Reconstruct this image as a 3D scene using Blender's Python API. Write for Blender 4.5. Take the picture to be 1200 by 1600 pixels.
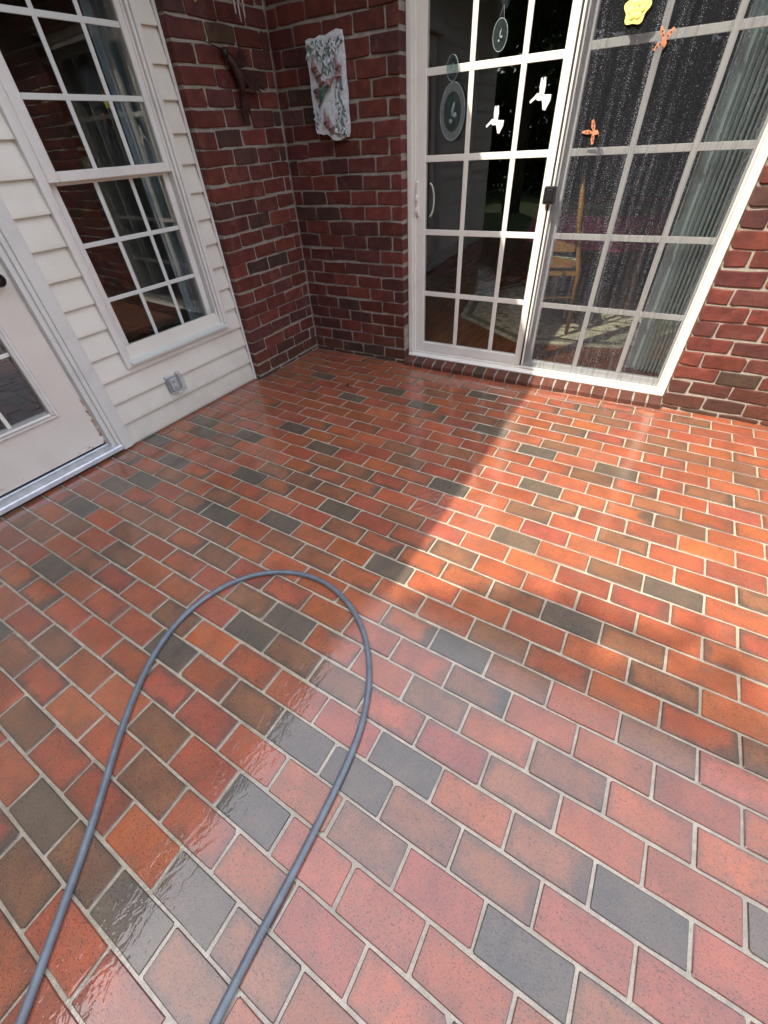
import bpy, math, random
from mathutils import Vector, Matrix
R0 = random.Random(7)
scene = bpy.context.scene
for o in list(bpy.data.objects): bpy.data.objects.remove(o)
COL = scene.collection
rad = math.radians

# ------------------------------------------------------------------ camera
CAM = Vector((1.729, -2.816, 1.3374))
ROWS = ((0.857989, 0.511129, -0.051009), (0.312312, -0.597923, -0.738207), (-0.407818, 0.617443, -0.672643))
FPX = 640.54
cd = bpy.data.cameras.new('camera'); cam = bpy.data.objects.new('camera', cd); COL.objects.link(cam)
rx, dn, fw = (Vector(r) for r in ROWS)
cam.matrix_world = Matrix(((rx.x, -dn.x, -fw.x, CAM.x), (rx.y, -dn.y, -fw.y, CAM.y), (rx.z, -dn.z, -fw.z, CAM.z), (0, 0, 0, 1)))
cd.sensor_fit = 'VERTICAL'; cd.sensor_height = 36; cd.lens = 36 * FPX / 1600
cd.clip_start = 0.02; cd.clip_end = 500
scene.camera = cam

# ------------------------------------------------------------------ light
LIGHT = Vector((0.45, 0.75, -1.0)).normalized()          # direction the sunlight travels
SUN_EL = math.asin(-LIGHT.z); SUN_AZ = math.atan2(-LIGHT.x, -LIGHT.y)
w = bpy.data.worlds.new('World'); scene.world = w; w.use_nodes = True
nt = w.node_tree; bg = nt.nodes['Background']
sky = nt.nodes.new('ShaderNodeTexSky'); sky.sky_type = 'NISHITA'; sky.sun_disc = False
sky.sun_elevation = SUN_EL; sky.sun_rotation = SUN_AZ; sky.dust_density = 4.0; sky.air_density = 1.0; sky.ozone_density = 1.0
hz = nt.nodes.new('ShaderNodeMix'); hz.data_type = 'RGBA'; hz.blend_type = 'ADD'; hz.inputs['Factor'].default_value = 1   # even bright haze over the whole sky
nt.links.new(sky.outputs[0], hz.inputs['A']); hz.inputs['B'].default_value = (8.0, 8.25, 9.3, 1)
nt.links.new(hz.outputs['Result'], bg.inputs[0]); bg.inputs[1].default_value = 0.13
sl = bpy.data.lights.new('sun', 'SUN'); sl.energy = 4.3; sl.angle = rad(0.53); sl.color = (1.0, 0.91, 0.77)
so = bpy.data.objects.new('sun', sl); COL.objects.link(so)
so.rotation_euler = LIGHT.to_track_quat('-Z', 'Y').to_euler(); so.location = (-4, -6, 9)
vs = scene.view_settings; vs.view_transform = 'Standard'; vs.look = 'None'; vs.gamma = 1; vs.exposure = .80; vs.use_curve_mapping = False
scene.cycles.transparent_max_bounces = 32; scene.cycles.max_bounces = 10; scene.cycles.sample_clamp_indirect = 8
scene.cycles.caustics_reflective = False; scene.cycles.caustics_refractive = False
scene.cycles.use_denoising = True

# ------------------------------------------------------------------ material helpers
class NT:
    def __init__(s, name):
        s.m = bpy.data.materials.new(name); s.m.use_nodes = True
        s.t = s.m.node_tree; s.b = s.t.nodes['Principled BSDF']; s.out = s.t.nodes['Material Output']
    def n(s, typ, **kw):
        nd = s.t.nodes.new('ShaderNode' + typ)
        for k, v in kw.items(): setattr(nd, k, v)
        return nd
    def put(s, sock, v):
        if isinstance(v, bpy.types.NodeSocket): s.t.links.new(v, sock)
        elif isinstance(v, bpy.types.Node): s.t.links.new(v.outputs[0], sock)
        elif v is not None:
            if isinstance(v, (tuple, list)) and len(v) == 3 and sock.type == 'RGBA': v = (*v, 1)
            sock.default_value = v
    def set(s, **kw):
        for k, v in kw.items(): s.put(s.b.inputs[k.replace('_', ' ')], v)
    def math(s, op, a, b=None, c=None, clamp=False):
        nd = s.n('Math', operation=op); nd.use_clamp = clamp
        for i, v in enumerate((a, b, c)):
            if v is not None: s.put(nd.inputs[i], v)
        return nd.outputs[0]
    def pos(s): return s.n('NewGeometry').outputs['Position']
    def noise(s, scale, detail=3, rough=.55, vec=None, dist=0, stretch=None):
        nd = s.n('TexNoise'); nd.inputs['Scale'].default_value = scale; nd.inputs['Detail'].default_value = detail
        nd.inputs['Roughness'].default_value = rough; nd.inputs['Distortion'].default_value = dist
        v = vec if vec is not None else s.pos()
        if stretch:
            mp = s.n('Mapping'); s.put(mp.inputs[0], v); mp.inputs['Scale'].default_value = stretch; v = mp.outputs[0]
        s.put(nd.inputs['Vector'], v); return nd.outputs['Fac']
    def rng(s, v, a, b, c=0., d=1., smooth=True):
        nd = s.n('MapRange'); nd.interpolation_type = 'SMOOTHSTEP' if smooth else 'LINEAR'
        s.put(nd.inputs[0], v)
        for i, q in enumerate((a, b, c, d)): s.put(nd.inputs[1 + i], q)
        return nd.outputs[0]
    def mix(s, f, a, b, blend='MIX'):
        nd = s.n('Mix', data_type='RGBA', blend_type=blend); s.put(nd.inputs['Factor'], f); s.put(nd.inputs['A'], a); s.put(nd.inputs['B'], b)
        return nd.outputs['Result']
    def bump(s, h, strength=.3, dist=.002, normal=None):
        nd = s.n('Bump'); s.put(nd.inputs['Height'], h); s.put(nd.inputs['Strength'], strength); nd.inputs['Distance'].default_value = dist
        if normal is not None: s.put(nd.inputs['Normal'], normal)
        return nd.outputs[0]

def simple(name, col, rough=.5, var=.12, nscale=12, bump=0, bscale=200, metal=0, spec=.5, coat=0, trans=0):
    k = NT(name); nz = k.noise(nscale, 4)
    dark = tuple(c * (1 - var) for c in col); lite = tuple(min(1, c * (1 + var)) for c in col)
    k.set(Base_Color=k.mix(k.rng(nz, .3, .7), dark, lite), Roughness=rough, Metallic=metal, Specular_IOR_Level=spec, Coat_Weight=coat)
    if bump: k.set(Normal=k.bump(k.noise(bscale, 3), bump, .001))
    if trans: k.set(Transmission_Weight=trans)
    return k.m

def brick_attr(k):
    a = k.n('Attribute', attribute_name='bcol'); u = k.n('Attribute', attribute_name='buv')
    sp = k.n('SeparateXYZ'); k.put(sp.inputs[0], u.outputs['Vector'])
    return a.outputs['Color'], a.outputs['Alpha'], sp.outputs

PUDDLES = ((1.10, -1.36, .26, 1.0), (1.02, -2.62, .42, .8), (.92, -3.12, .46, .9), (.80, -2.05, .30, .35), (1.55, -3.05, .34, .5), (2.05, -2.02, .30, .25))
def wet(k, base_rough, dry=None):
    """thin uneven film of rinse water, standing in a few shallow hollows of the paving"""
    p = k.pos(); hollow = None
    for (cx, cy, r, a) in PUDDLES:
        vm = k.n('VectorMath', operation='DISTANCE'); k.put(vm.inputs[0], p); vm.inputs[1].default_value = (cx, cy, 0)
        q = k.rng(vm.outputs['Value'], 0, r * 1.5, a, 0); hollow = q if hollow is None else k.math('MAXIMUM', hollow, q)
    n1 = k.noise(2.1, 4, .6, dist=.5); n2 = k.noise(9, 3, .6)
    lvl = k.math('ADD', k.math('ADD', k.math('MULTIPLY', n1, .8), k.math('MULTIPLY', n2, .22)), k.math('MULTIPLY', hollow, .55))
    film = k.rng(lvl, .60, .70)                       # crisp shoreline between standing water and damp clay
    vm = k.n('VectorMath', operation='DISTANCE'); k.put(vm.inputs[0], p); vm.inputs[1].default_value = (1.12, -1.40, 0)
    splash = k.rng(vm.outputs['Value'], .02, .24, 6.0, 0)            # water still running where the hose was last aimed
    rip = k.noise(22, 2, .5, dist=1.8, stretch=(1.0, .5, 1)); rip2 = k.noise(70, 1, .5, dist=.8)
    grain = k.noise(300, 2, .5)
    rough = k.rng(film, 0, 1, .085, .018, smooth=False)
    h = k.math('ADD', k.math('MULTIPLY', k.math('ADD', rip, k.math('MULTIPLY', rip2, .3)), k.math('MULTIPLY', film, k.math('ADD', splash, k.math('ADD', .12, k.math('POWER', hollow, 1.6))))), k.math('MULTIPLY', k.math('MULTIPLY', grain, .10), k.math('SUBTRACT', 1, film)))
    k.set(Coat_Weight=1.0, Coat_IOR=1.6, Coat_Roughness=rough, Coat_Normal=k.bump(h, k.math('ADD', .30, k.math('MULTIPLY', splash, .115), clamp=True), .0042))
    return film

def mat_paver():
    k = NT('paver_clay'); col, flash, uv = brick_attr(k)
    du = k.math('MULTIPLY', k.math('SUBTRACT', 1, k.math('ABSOLUTE', uv[0])), .098)
    dv = k.math('MULTIPLY', k.math('SUBTRACT', 1, k.math('ABSOLUTE', uv[1])), .047)
    d = k.math('MINIMUM', du, dv); burn = k.rng(k.math('ADD', d, k.math('MULTIPLY', k.math('SUBTRACT', k.noise(45, 4, .7), .5), .010)), -.001, .0055, .55, 0)   # kiln-dark arrises
    nz = k.math('ADD', k.math('MULTIPLY', k.noise(14, 3), .7), k.math('MULTIPLY', k.noise(75, 4, .7), .3)); d = k.math('ADD', d, k.math('MULTIPLY', k.math('SUBTRACT', nz, .5), .085))
    edge = k.rng(d, .0, .024, 1., 0.)
    end = k.rng(k.math('ADD', uv[0], k.math('MULTIPLY', k.math('SUBTRACT', k.noise(9, 2), .5), 1.4)), .25, .95)
    f = k.math('MULTIPLY', k.math('MAXIMUM', k.math('MULTIPLY', edge, .75), k.math('MULTIPLY', end, uv[2])), flash, clamp=True)
    c = k.mix(f, col, (.085, .078, .062)); c = k.mix(burn, c, k.mix(1, c, (.36, .33, .30), 'MULTIPLY'))
    big = k.noise(8, 5, .65); c = k.mix(k.rng(big, .30, .70, 0, 1), k.mix(1, c, (.80, .83, .86), 'MULTIPLY'), k.mix(1, c, (1.20, 1.12, 1.02), 'MULTIPLY'))
    cloud = k.rng(k.noise(19, 4, .7, dist=.4), .48, .74, 0, .46); c = k.mix(cloud, c, (.19, .115, .075))
    grit = k.noise(170, 4, .75); c = k.mix(k.rng(grit, .40, .66, .16, 0), c, k.mix(1, c, (.45, .42, .40), 'MULTIPLY'))
    sp = k.noise(330, 2, .6, stretch=(.55, 1.3, 1)); pits = k.rng(sp, .575, .655); c = k.mix(k.math('MULTIPLY', pits, .75), c, (.03, .02, .016))
    sp2 = k.rng(k.noise(520, 2), .64, .72); c = k.mix(k.math('MULTIPLY', sp2, .35), c, (.55, .40, .28))
    k.set(Base_Color=c, Roughness=.42, Specular_IOR_Level=.30)
    k.set(Normal=k.bump(k.math('SUBTRACT', k.math('ADD', k.noise(90, 5, .7), grit), k.math('MULTIPLY', pits, .6)), .35, .0014))
    wet(k, .4); return k.m

def mat_mortar(name, col, wetness):
    k = NT(name); nz = k.noise(24, 5, .65); fine = k.noise(330, 4, .7)
    c = k.mix(k.rng(nz, .3, .72), tuple(x * .62 for x in col), col); c = k.mix(k.rng(fine, .42, .66, 0, .5), c, (.19, .155, .11)); c = k.mix(k.rng(k.noise(2.3, 4, .65), .46, .70, 0, .55), c, (.20, .165, .105))
    k.set(Base_Color=c, Roughness=.85, Normal=k.bump(k.math('ADD', fine, nz), .6, .003))
    if wetness: wet(k, .5)
    return k.m

def mat_wallbrick():
    k = NT('face_brick'); col, flash, uv = brick_attr(k)
    big = k.noise(16, 4, .6); c = k.mix(k.rng(big, .3, .7), k.mix(1, col, (.70, .70, .72), 'MULTIPLY'), k.mix(1, col, (1.18, 1.12, 1.1), 'MULTIPLY'))
    dr = k.noise(70, 4, .7, stretch=(.4, .4, 1.4)); c = k.mix(k.rng(dr, .54, .74, 0, .55), c, (.05, .03, .028))
    eff = k.rng(k.noise(7, 5, .75), .52, .80, 0, .30); c = k.mix(eff, c, (.34, .20, .17))
    salt = k.rng(k.noise(38, 5, .8), .60, .80, 0, .35); c = k.mix(salt, c, (.38, .30, .26))
    # green-black algae with a ragged top edge along the foot of the walls
    sp = k.n('SeparateXYZ'); k.put(sp.inputs[0], k.pos())
    lim = k.math('ADD', sp.outputs[2], k.math('MULTIPLY', k.math('SUBTRACT', k.noise(7, 3), .5), .5))
    c = k.mix(k.rng(lim, -.03, .34, .45, 0), c, (.045, .038, .022))
    k.set(Base_Color=c, Roughness=.72, Specular_IOR_Level=.35, Normal=k.bump(k.math('ADD', k.noise(55, 5, .65), k.noise(300, 2)), .75, .004))
    return k.m

def mat_glass(name='clear_glass', tint=(.93, .955, .945), ior=1.52, dirt=0.02):
    k = NT(name); t = k.t
    fr = k.n('Fresnel'); fr.inputs['IOR'].default_value = ior
    g = k.n('NewGeometry'); f = k.math('MINIMUM', k.math('MULTIPLY', k.math('MULTIPLY', fr.outputs[0], 2.1), k.math('SUBTRACT', 1, g.outputs['Backfacing'])), 1.0)   # both panes of the sealed unit mirror
    tr = k.n('BsdfTransparent'); tr.inputs[0].default_value = (*tint, 1)
    gl = k.n('BsdfGlossy'); gl.inputs['Roughness'].default_value = .004
    k.put(gl.inputs['Normal'], k.bump(k.noise(1.6, 1), .05, .01))
    mx = k.n('MixShader'); k.put(mx.inputs[0], f); k.put(mx.inputs[1], tr); k.put(mx.inputs[2], gl)
    df = k.n('BsdfDiffuse'); df.inputs[0].default_value = (.6, .6, .58, 1)
    m2 = k.n('MixShader'); dz = k.rng(k.noise(60, 5, .7), .60, .85, 0, dirt * 3); k.put(m2.inputs[0], k.math('MULTIPLY', dz, k.math('SUBTRACT', 1, g.outputs['Backfacing'])))
    k.put(m2.inputs[1], mx.outputs[0]); k.put(m2.inputs[2], df.outputs[0]); k.put(k.out.inputs[0], m2.outputs[0]); return k.m

def mat_screen():
    """wet black fibreglass insect mesh: drops and runs of water caught in it"""
    k = NT('wet_insect_mesh')
    tx = k.n('TexCoord').outputs['Object']
    drops = k.noise(360, 1, .5, vec=tx, stretch=(1.0, 1.0, .75))
    den = k.rng(k.noise(2.4, 3, .6, vec=tx, stretch=(1, 1, .5)), .35, .65)
    runs = k.noise(58, 2, .6, vec=tx, stretch=(1, 1, .02))
    thr = k.math('SUBTRACT', k.math('SUBTRACT', .655, k.math('MULTIPLY', den, .035)), k.math('MULTIPLY', k.math('SUBTRACT', runs, .5), .34))
    spark = k.math('MULTIPLY', k.rng(k.math('SUBTRACT', drops, thr), 0, .10), .62)
    film = k.rng(runs, .50, .62)
    tr = k.n('BsdfTransparent'); tr.inputs[0].default_value = (.93, .94, .96, 1)
    df = k.n('BsdfDiffuse'); df.inputs[0].default_value = (.035, .037, .042, 1)
    wt = k.n('BsdfPrincipled'); wt.inputs['Base Color'].default_value = (.62, .66, .74, 1); wt.inputs['Roughness'].default_value = .18
    k.put(wt.inputs['Normal'], k.bump(drops, 1.0, .01))
    cover = k.math('ADD', .20, k.math('MULTIPLY', film, .08))
    m1 = k.n('MixShader'); k.put(m1.inputs[0], cover); k.put(m1.inputs[1], tr.outputs[0]); k.put(m1.inputs[2], df.outputs[0])
    m2 = k.n('MixShader'); k.put(m2.inputs[0], spark); k.put(m2.inputs[1], m1.outputs[0]); k.put(m2.inputs[2], wt.outputs[0])
    k.put(k.out.inputs[0], m2.outputs[0]); return k.m

def mat_siding():
    k = NT('vinyl_siding'); g = k.noise(3, 4, .6); fine = k.noise(90, 4, .7, stretch=(1, 1, 3))
    c = k.mix(k.rng(g, .3, .7), (.655, .615, .535), (.725, .69, .61)); c = k.mix(k.rng(fine, .5, .75, 0, .3), c, (.46, .41, .34))
    sp = k.n('SeparateXYZ'); k.put(sp.inputs[0], k.pos())
    splash = k.rng(k.math('ADD', sp.outputs[2], k.math('MULTIPLY', k.noise(11, 3), .3)), .1, .42, .35, 0); c = k.mix(splash, c, (.36, .31, .24))
    k.set(Base_Color=c, Roughness=.48, Normal=k.bump(fine, .12, .001)); return k.m

def mat_white(name, col=(.78, .76, .70), grime=.25, rough=.42):
    k = NT(name); g = k.noise(5, 4, .65); fine = k.noise(140, 4, .7)
    c = k.mix(k.rng(g, .45, .75, 0, grime), col, tuple(x * .62 for x in col)); c = k.mix(k.rng(fine, .56, .76, 0, grime * .9), c, (.40, .36, .28))
    k.set(Base_Color=c, Roughness=rough, Normal=k.bump(k.noise(40, 3), .05, .001)); return k.m

def mat_entry():
    k = NT('painted_steel_door'); g = k.noise(4, 4)
    c = k.mix(k.rng(g, .35, .7), (.66, .60, .53), (.72, .67, .60))
    # rust blooms where paint has lifted: along the lock edge and the bottom edge
    tx = k.n('TexCoord').outputs['Object']; sp = k.n('SeparateXYZ'); k.put(sp.inputs[0], tx)
    nearr = k.rng(sp.outputs[0], .585, .636); nearb = k.rng(sp.outputs[2], .19, .09)
    zone = k.math('MAXIMUM', k.math('MULTIPLY', nearr, k.rng(sp.outputs[2], .55, .30)), k.math('MULTIPLY', nearb, .85))
    rn = k.noise(26, 5, .75, vec=tx); f = k.rng(k.math('MULTIPLY', rn, zone), .47, .56)
    rust = k.mix(k.noise(120, 3, vec=tx), (.20, .075, .02), (.42, .17, .04)); c = k.mix(f, c, rust)
    k.set(Base_Color=c, Roughness=.5, Normal=k.bump(k.noise(60, 3), .1, .001)); return k.m

def mat_wood(name, c0, c1, rough=.3, scale=3, stretch=(1, 12, 12)):
    k = NT(name); tx = k.n('TexCoord').outputs['Object']; n = k.noise(scale, 5, .6, vec=tx, stretch=stretch, dist=.4)
    k.set(Base_Color=k.mix(k.rng(n, .3, .7), c0, c1), Roughness=rough); return k.m

def mat_leaf(name, c0, c1):
    k = NT(name); oi = k.noise(2.2, 3); n = k.noise(17, 2)
    c = k.mix(k.rng(k.math('ADD', k.math('MULTIPLY', oi, .5), k.math('MULTIPLY', n, .5)), .35, .65), c0, c1)
    tl = k.n('BsdfTranslucent'); k.put(tl.inputs[0], c); k.set(Base_Color=c, Roughness=.45)
    mx = k.n('MixShader'); mx.inputs[0].default_value = .3; k.put(mx.inputs[1], k.b.outputs[0]); k.put(mx.inputs[2], tl.outputs[0]); k.put(k.out.inputs[0], mx.outputs[0]); return k.m

def mat_tinted(name, col, clear=.75, rough=.05):
    k = NT(name); tr = k.n('BsdfTransparent'); tr.inputs[0].default_value = (*[min(1, c ** .3) for c in col], 1)
    k.set(Base_Color=col, Roughness=rough, Specular_IOR_Level=.9, Normal=k.bump(k.noise(90, 3), .35, .003))
    mx = k.n('MixShader'); mx.inputs[0].default_value = 1 - clear; k.put(mx.inputs[1], tr.outputs[0]); k.put(mx.inputs[2], k.b.outputs[0]); k.put(k.out.inputs[0], mx.outputs[0]); return k.m

M = {}
M['paver'] = mat_paver(); M['bed'] = mat_mortar('floor_mortar', (.58, .50, .375), 1)
M['brick'] = mat_wallbrick(); M['mortar'] = mat_mortar('wall_mortar', (.42, .38, .33), 0)
M['glass'] = mat_glass(); M['screen'] = mat_screen(); M['siding'] = mat_siding()
M['vinyl'] = mat_white('white_vinyl'); M['trim'] = mat_white('window_trim', (.70, .675, .63), .3)
M['muntin'] = mat_white('muntin_white', (.74, .73, .66), .12); M['muntinw'] = mat_white('window_grille', (.60, .62, .58), .1)
M['entry'] = mat_entry(); M['casing'] = mat_white('door_casing_paint', (.66, .65, .61), .35)
M['alu'] = simple('threshold_metal', (.60, .63, .66), .38, .12, 20, .2, 120, .55)
M['black'] = simple('black_plastic', (.014, .014, .016), .28, .1)
M['rubber'] = simple('dark_seal_and_shade', (.012, .010, .012), .7)  # weatherstrip rubber, and the near-black that paints shade into gaps
M['hose'] = simple('grey_rubber_hose', (.125, .150, .175), .34, .15, 30, .15, 300, spec=.6)
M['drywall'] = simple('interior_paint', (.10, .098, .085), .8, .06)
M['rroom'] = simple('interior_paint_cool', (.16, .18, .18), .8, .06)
M['woodfloor'] = mat_wood('hardwood_floor', (.17, .052, .02), (.30, .105, .042), .25, 4, (9, 1, 1))
M['chairwood'] = mat_wood('honey_oak', (.30, .13, .035), (.44, .21, .06), .35, 6)
M['cushion'] = simple('sage_cushion', (.36, .42, .34), .9, .2, 60)
M['pink'] = simple('magenta_cloth', (.42, .03, .13), .85, .45, 22)
M['rug'] = simple('cream_rug', (.52, .46, .32), .95, .4, 18, .4, 200); M['rugdark'] = simple('rug_border', (.20, .19, .12), .95, .3, 30)
M['vane'] = simple('blind_vane', (.72, .80, .76), .5, .08, 30); M['rod'] = simple('white_rod', (.8, .8, .78), .3)
M['lawn'] = simple('grass_blades', (.055, .10, .025), .9, .4, 3, .6, 60)
M['bark'] = simple('bark', (.09, .065, .045), .9, .3, 20, .8, 60)
M['leafA'] = mat_leaf('leaf_dark', (.022, .05, .012), (.07, .12, .03)); M['leafB'] = mat_leaf('leaf_light', (.04, .075, .018), (.10, .15, .04))
M['roof'] = simple('asphalt_shingle', (.07, .065, .06), .9, .3, 40, .6, 200); M['soffit'] = mat_white('soffit_vinyl', (.27, .25, .22), .15)
M['plaque'] = simple('whitewashed_resin', (.66, .71, .73), .6, .18, 40, .5, 120); M['pleaf'] = simple('patina_leaf', (.13, .20, .20), .6, .5, 90); M['pleafw'] = simple('whitewashed_leaf', (.55, .60, .60), .6, .3, 90)
M['ppink'] = simple('faded_pink', (.30, .17, .17), .6, .5, 90); M['pgreen'] = simple('teal_bird', (.04, .15, .12), .45, .5, 90); M['pbrown'] = simple('bird_brown', (.11, .085, .075), .6, .3, 60)
M['rustiron'] = simple('dark_iron', (.040, .016, .013), .6, .4, 40, .4, 120, .3)
M['white'] = simple('white_film', (.85, .85, .82), .4, .03); M['orange'] = simple('orange_film', (.52, .21, .11), .5, .25, 60)
M['yellow'] = simple('yellow_film', (.84, .80, .22), .5, .22, 30); M['odark'] = simple('brown_print', (.10, .03, .015), .6)
M['sunc'] = mat_tinted('bevelled_glass', (.45, .56, .56), .965); M['sunr'] = mat_tinted('frosted_glass', (.42, .47, .46), .80, .3); M['suny'] = mat_tinted('etched_glass', (.50, .62, .63), .66, .2)
M['chain'] = simple('fine_chain', (.5, .5, .5), .35, .1, 50, metal=.8)
M['clear'] = mat_tinted('clear_polycarbonate', (.66, .70, .72), .80, .08); M['grey'] = simple('grey_device', (.46, .465, .47), .5, .15, 60)
M['greyd'] = simple('dark_grey_plate', (.22, .225, .23), .5, .15, 60); M['tube'] = simple('polished_tube', (.62, .66, .66), .18, .1, metal=.9); M['amber'] = mat_tinted('amber_glass', (.60, .50, .14), .3)
M['deadleaf'] = simple('dead_leaf', (.055, .022, .014), .7, .4, 80); M['bronze'] = simple('oil_rubbed_bronze', (.016, .015, .016), .3, .2, 40, metal=.5)

# ------------------------------------------------------------------ geometry helpers
class Fr:
    """wall frame: x = along the wall, y = into the wall, z = up"""
    def __init__(s, ax, ay, bx, by):
        s.m = Matrix.Translation((ax, ay, 0)) @ Matrix.Rotation(math.atan2(by - ay, bx - ax), 4, 'Z')
DW = Fr(-.695, -.028, 2.45, .060)          # wall with the sliding door
LW = Fr(-.83, -2.534, -.782, -.72)         # clapboard wall on the left
WW = Fr(0, 0, 1, 0)

class MB:
    def __init__(s): s.v = []; s.f = []; s.c = []; s.u = []
    def add(s, vs_, fs):
        b = len(s.v); s.v += [tuple(q) for q in vs_]; s.f += [tuple(b + i for i in f) for f in fs]; return s
    def box(s, x0, x1, y0, y1, z0, z1, bev=0):
        if bev:
            b = min(bev, (x1 - x0) * .45, (y1 - y0) * .45, (z1 - z0) * .45)
            vs_ = []; idx = {}
            for i, x in enumerate((x0, x1)):
                for j, y in enumerate((y0, y1)):
                    for k, z in enumerate((z0, z1)):
                        sx, sy, sz = (1, -1)[i], (1, -1)[j], (1, -1)[k]
                        for a, q in enumerate(((x, y + sy * b, z + sz * b), (x + sx * b, y, z + sz * b), (x + sx * b, y + sy * b, z))):
                            idx[(i, j, k, a)] = len(vs_); vs_.append(q)
            fs = []
            g = lambda i, j, k, a: idx[(i, j, k, a)]
            for i in (0, 1): fs.append([g(i, 0, 0, 0), g(i, 1, 0, 0), g(i, 1, 1, 0), g(i, 0, 1, 0)][::1 if i else -1])
            for j in (0, 1): fs.append([g(0, j, 0, 1), g(0, j, 1, 1), g(1, j, 1, 1), g(1, j, 0, 1)][::1 if j else -1])
            for k in (0, 1): fs.append([g(0, 0, k, 2), g(1, 0, k, 2), g(1, 1, k, 2), g(0, 1, k, 2)][::1 if k else -1])
            for i in (0, 1):
                for j in (0, 1): fs.append([g(i, j, 0, 0), g(i, j, 1, 0), g(i, j, 1, 1), g(i, j, 0, 1)])
                for k in (0, 1): fs.append([g(i, 0, k, 0), g(i, 1, k, 0), g(i, 1, k, 2), g(i, 0, k, 2)])
            for j in (0, 1):
                for k in (0, 1): fs.append([g(0, j, k, 1), g(1, j, k, 1), g(1, j, k, 2), g(0, j, k, 2)])
            for i in (0, 1):
                for j in (0, 1):
                    for k in (0, 1): fs.append([g(i, j, k, 0), g(i, j, k, 1), g(i, j, k, 2)])
            return s.add(vs_, fs)
        vs_ = [(x, y, z) for x in (x0, x1) for y in (y0, y1) for z in (z0, z1)]
        return s.add(vs_, [(0, 1, 3, 2), (4, 6, 7, 5), (0, 4, 5, 1), (2, 3, 7, 6), (0, 2, 6, 4), (1, 5, 7, 3)])
    def prism(s, poly, a0, a1, axis='x'):
        """poly: 2D points; extruded from a0 to a1 along axis (x: (y,z); y: (x,z); z: (x,y))"""
        mk = {'x': lambda a, p: (a, p[0], p[1]), 'y': lambda a, p: (p[0], a, p[1]), 'z': lambda a, p: (p[0], p[1], a)}[axis]
        n = len(poly); vs_ = [mk(a0, p) for p in poly] + [mk(a1, p) for p in poly]
        return s.add(vs_, [tuple(range(n))[::-1], tuple(range(n, 2 * n))] + [(i, (i + 1) % n, n + (i + 1) % n, n + i) for i in range(n)])
    def tube(s, pts, r, n=8, caps=True):
        pts = [Vector(p) for p in pts]; rs = r if isinstance(r, (list, tuple)) else [r] * len(pts)
        b = len(s.v); prev = None
        for i, p in enumerate(pts):
            t = (pts[min(i + 1, len(pts) - 1)] - pts[max(i - 1, 0)]).normalized()
            if prev is None: a = t.orthogonal().normalized()
            else: a = (prev - t * prev.dot(t)).normalized()
            prev = a; c = t.cross(a)
            for k in range(n):
                q = 2 * math.pi * k / n; s.v.append(tuple(p + (a * math.cos(q) + c * math.sin(q)) * rs[i]))
        for i in range(len(pts) - 1):
            for k in range(n): s.f.append((b + i * n + k, b + i * n + (k + 1) % n, b + (i + 1) * n + (k + 1) % n, b + (i + 1) * n + k))
        if caps: s.f.append(tuple(b + k for k in range(n))[::-1]); s.f.append(tuple(b + (len(pts) - 1) * n + k for k in range(n)))
        return s
    def ell(s, c, rx_, ry, rz, nu=12, nv=7):
        b = len(s.v); vs_ = [(c[0], c[1], c[2] - rz)]; fs = []
        for j in range(1, nv):
            q = math.pi * j / nv - math.pi / 2
            for i in range(nu):
                a = 2 * math.pi * i / nu; vs_.append((c[0] + rx_ * math.cos(q) * math.cos(a), c[1] + ry * math.cos(q) * math.sin(a), c[2] + rz * math.sin(q)))
        vs_.append((c[0], c[1], c[2] + rz)); top = len(vs_) - 1
        for i in range(nu):
            fs.append((0, 1 + (i + 1) % nu, 1 + i)); fs.append((top, top - nu + i, top - nu + (i + 1) % nu))
            for j in range(nv - 2): fs.append((1 + j * nu + i, 1 + j * nu + (i + 1) % nu, 1 + (j + 1) * nu + (i + 1) % nu, 1 + (j + 1) * nu + i))
        return s.add(vs_, fs)
    def brick(s, L, W, H, bev, jit, mp, col, flash, rnd, endf, mid=True, tilt=.0012):
        """a clay brick with softened, slightly uneven edges; mp maps local (x, y, height) to the mesh"""
        hx, hy = L / 2, W / 2
        c0, c1, c2, c3 = (bev * rnd.uniform(.9, 1.9) + (rnd.uniform(.002, .007) if rnd.random() < .10 else 0) for _ in range(4))
        o = [(-hx + c0, -hy), (hx - c1, -hy), (hx, -hy + c1 * .8), (hx, hy - c2), (hx - c2 * .8, hy), (-hx + c3, hy), (-hx, hy - c3 * .8), (-hx, -hy + c0)]
        if mid: o.insert(1, (rnd.uniform(-.3, .3) * L, -hy)); o.insert(6, (rnd.uniform(-.3, .3) * L, hy))
        o = [(x + rnd.uniform(-jit, jit), y + rnd.uniform(-jit, jit)) for x, y in o]
        n = len(o); b = len(s.v); tl = [rnd.uniform(-1, 1) * tilt for _ in range(3)]
        for ring in range(3):
            for (x, y) in o:
                if ring == 0:
                    x2 = x - math.copysign(bev, x) * min(1, abs(x) / hx * 1.0) if abs(x) > hx * .6 else x
                    y2 = y - math.copysign(bev, y); z = tl[0] + tl[1] * x / hx + tl[2] * y / hy; x, y = x2, y2
                else: z = -bev if ring == 1 else -H
                s.v.append(tuple(mp(x, y, z))); s.c.append((*col, flash)); s.u.append((x / hx, y / hy, endf))
        s.f.append(tuple(b + i for i in range(n)))
        for r in (0, 1):
            for i in range(n): s.f.append((b + r * n + i, b + (r + 1) * n + i, b + (r + 1) * n + (i + 1) % n, b + r * n + (i + 1) % n))
        return s
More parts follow.
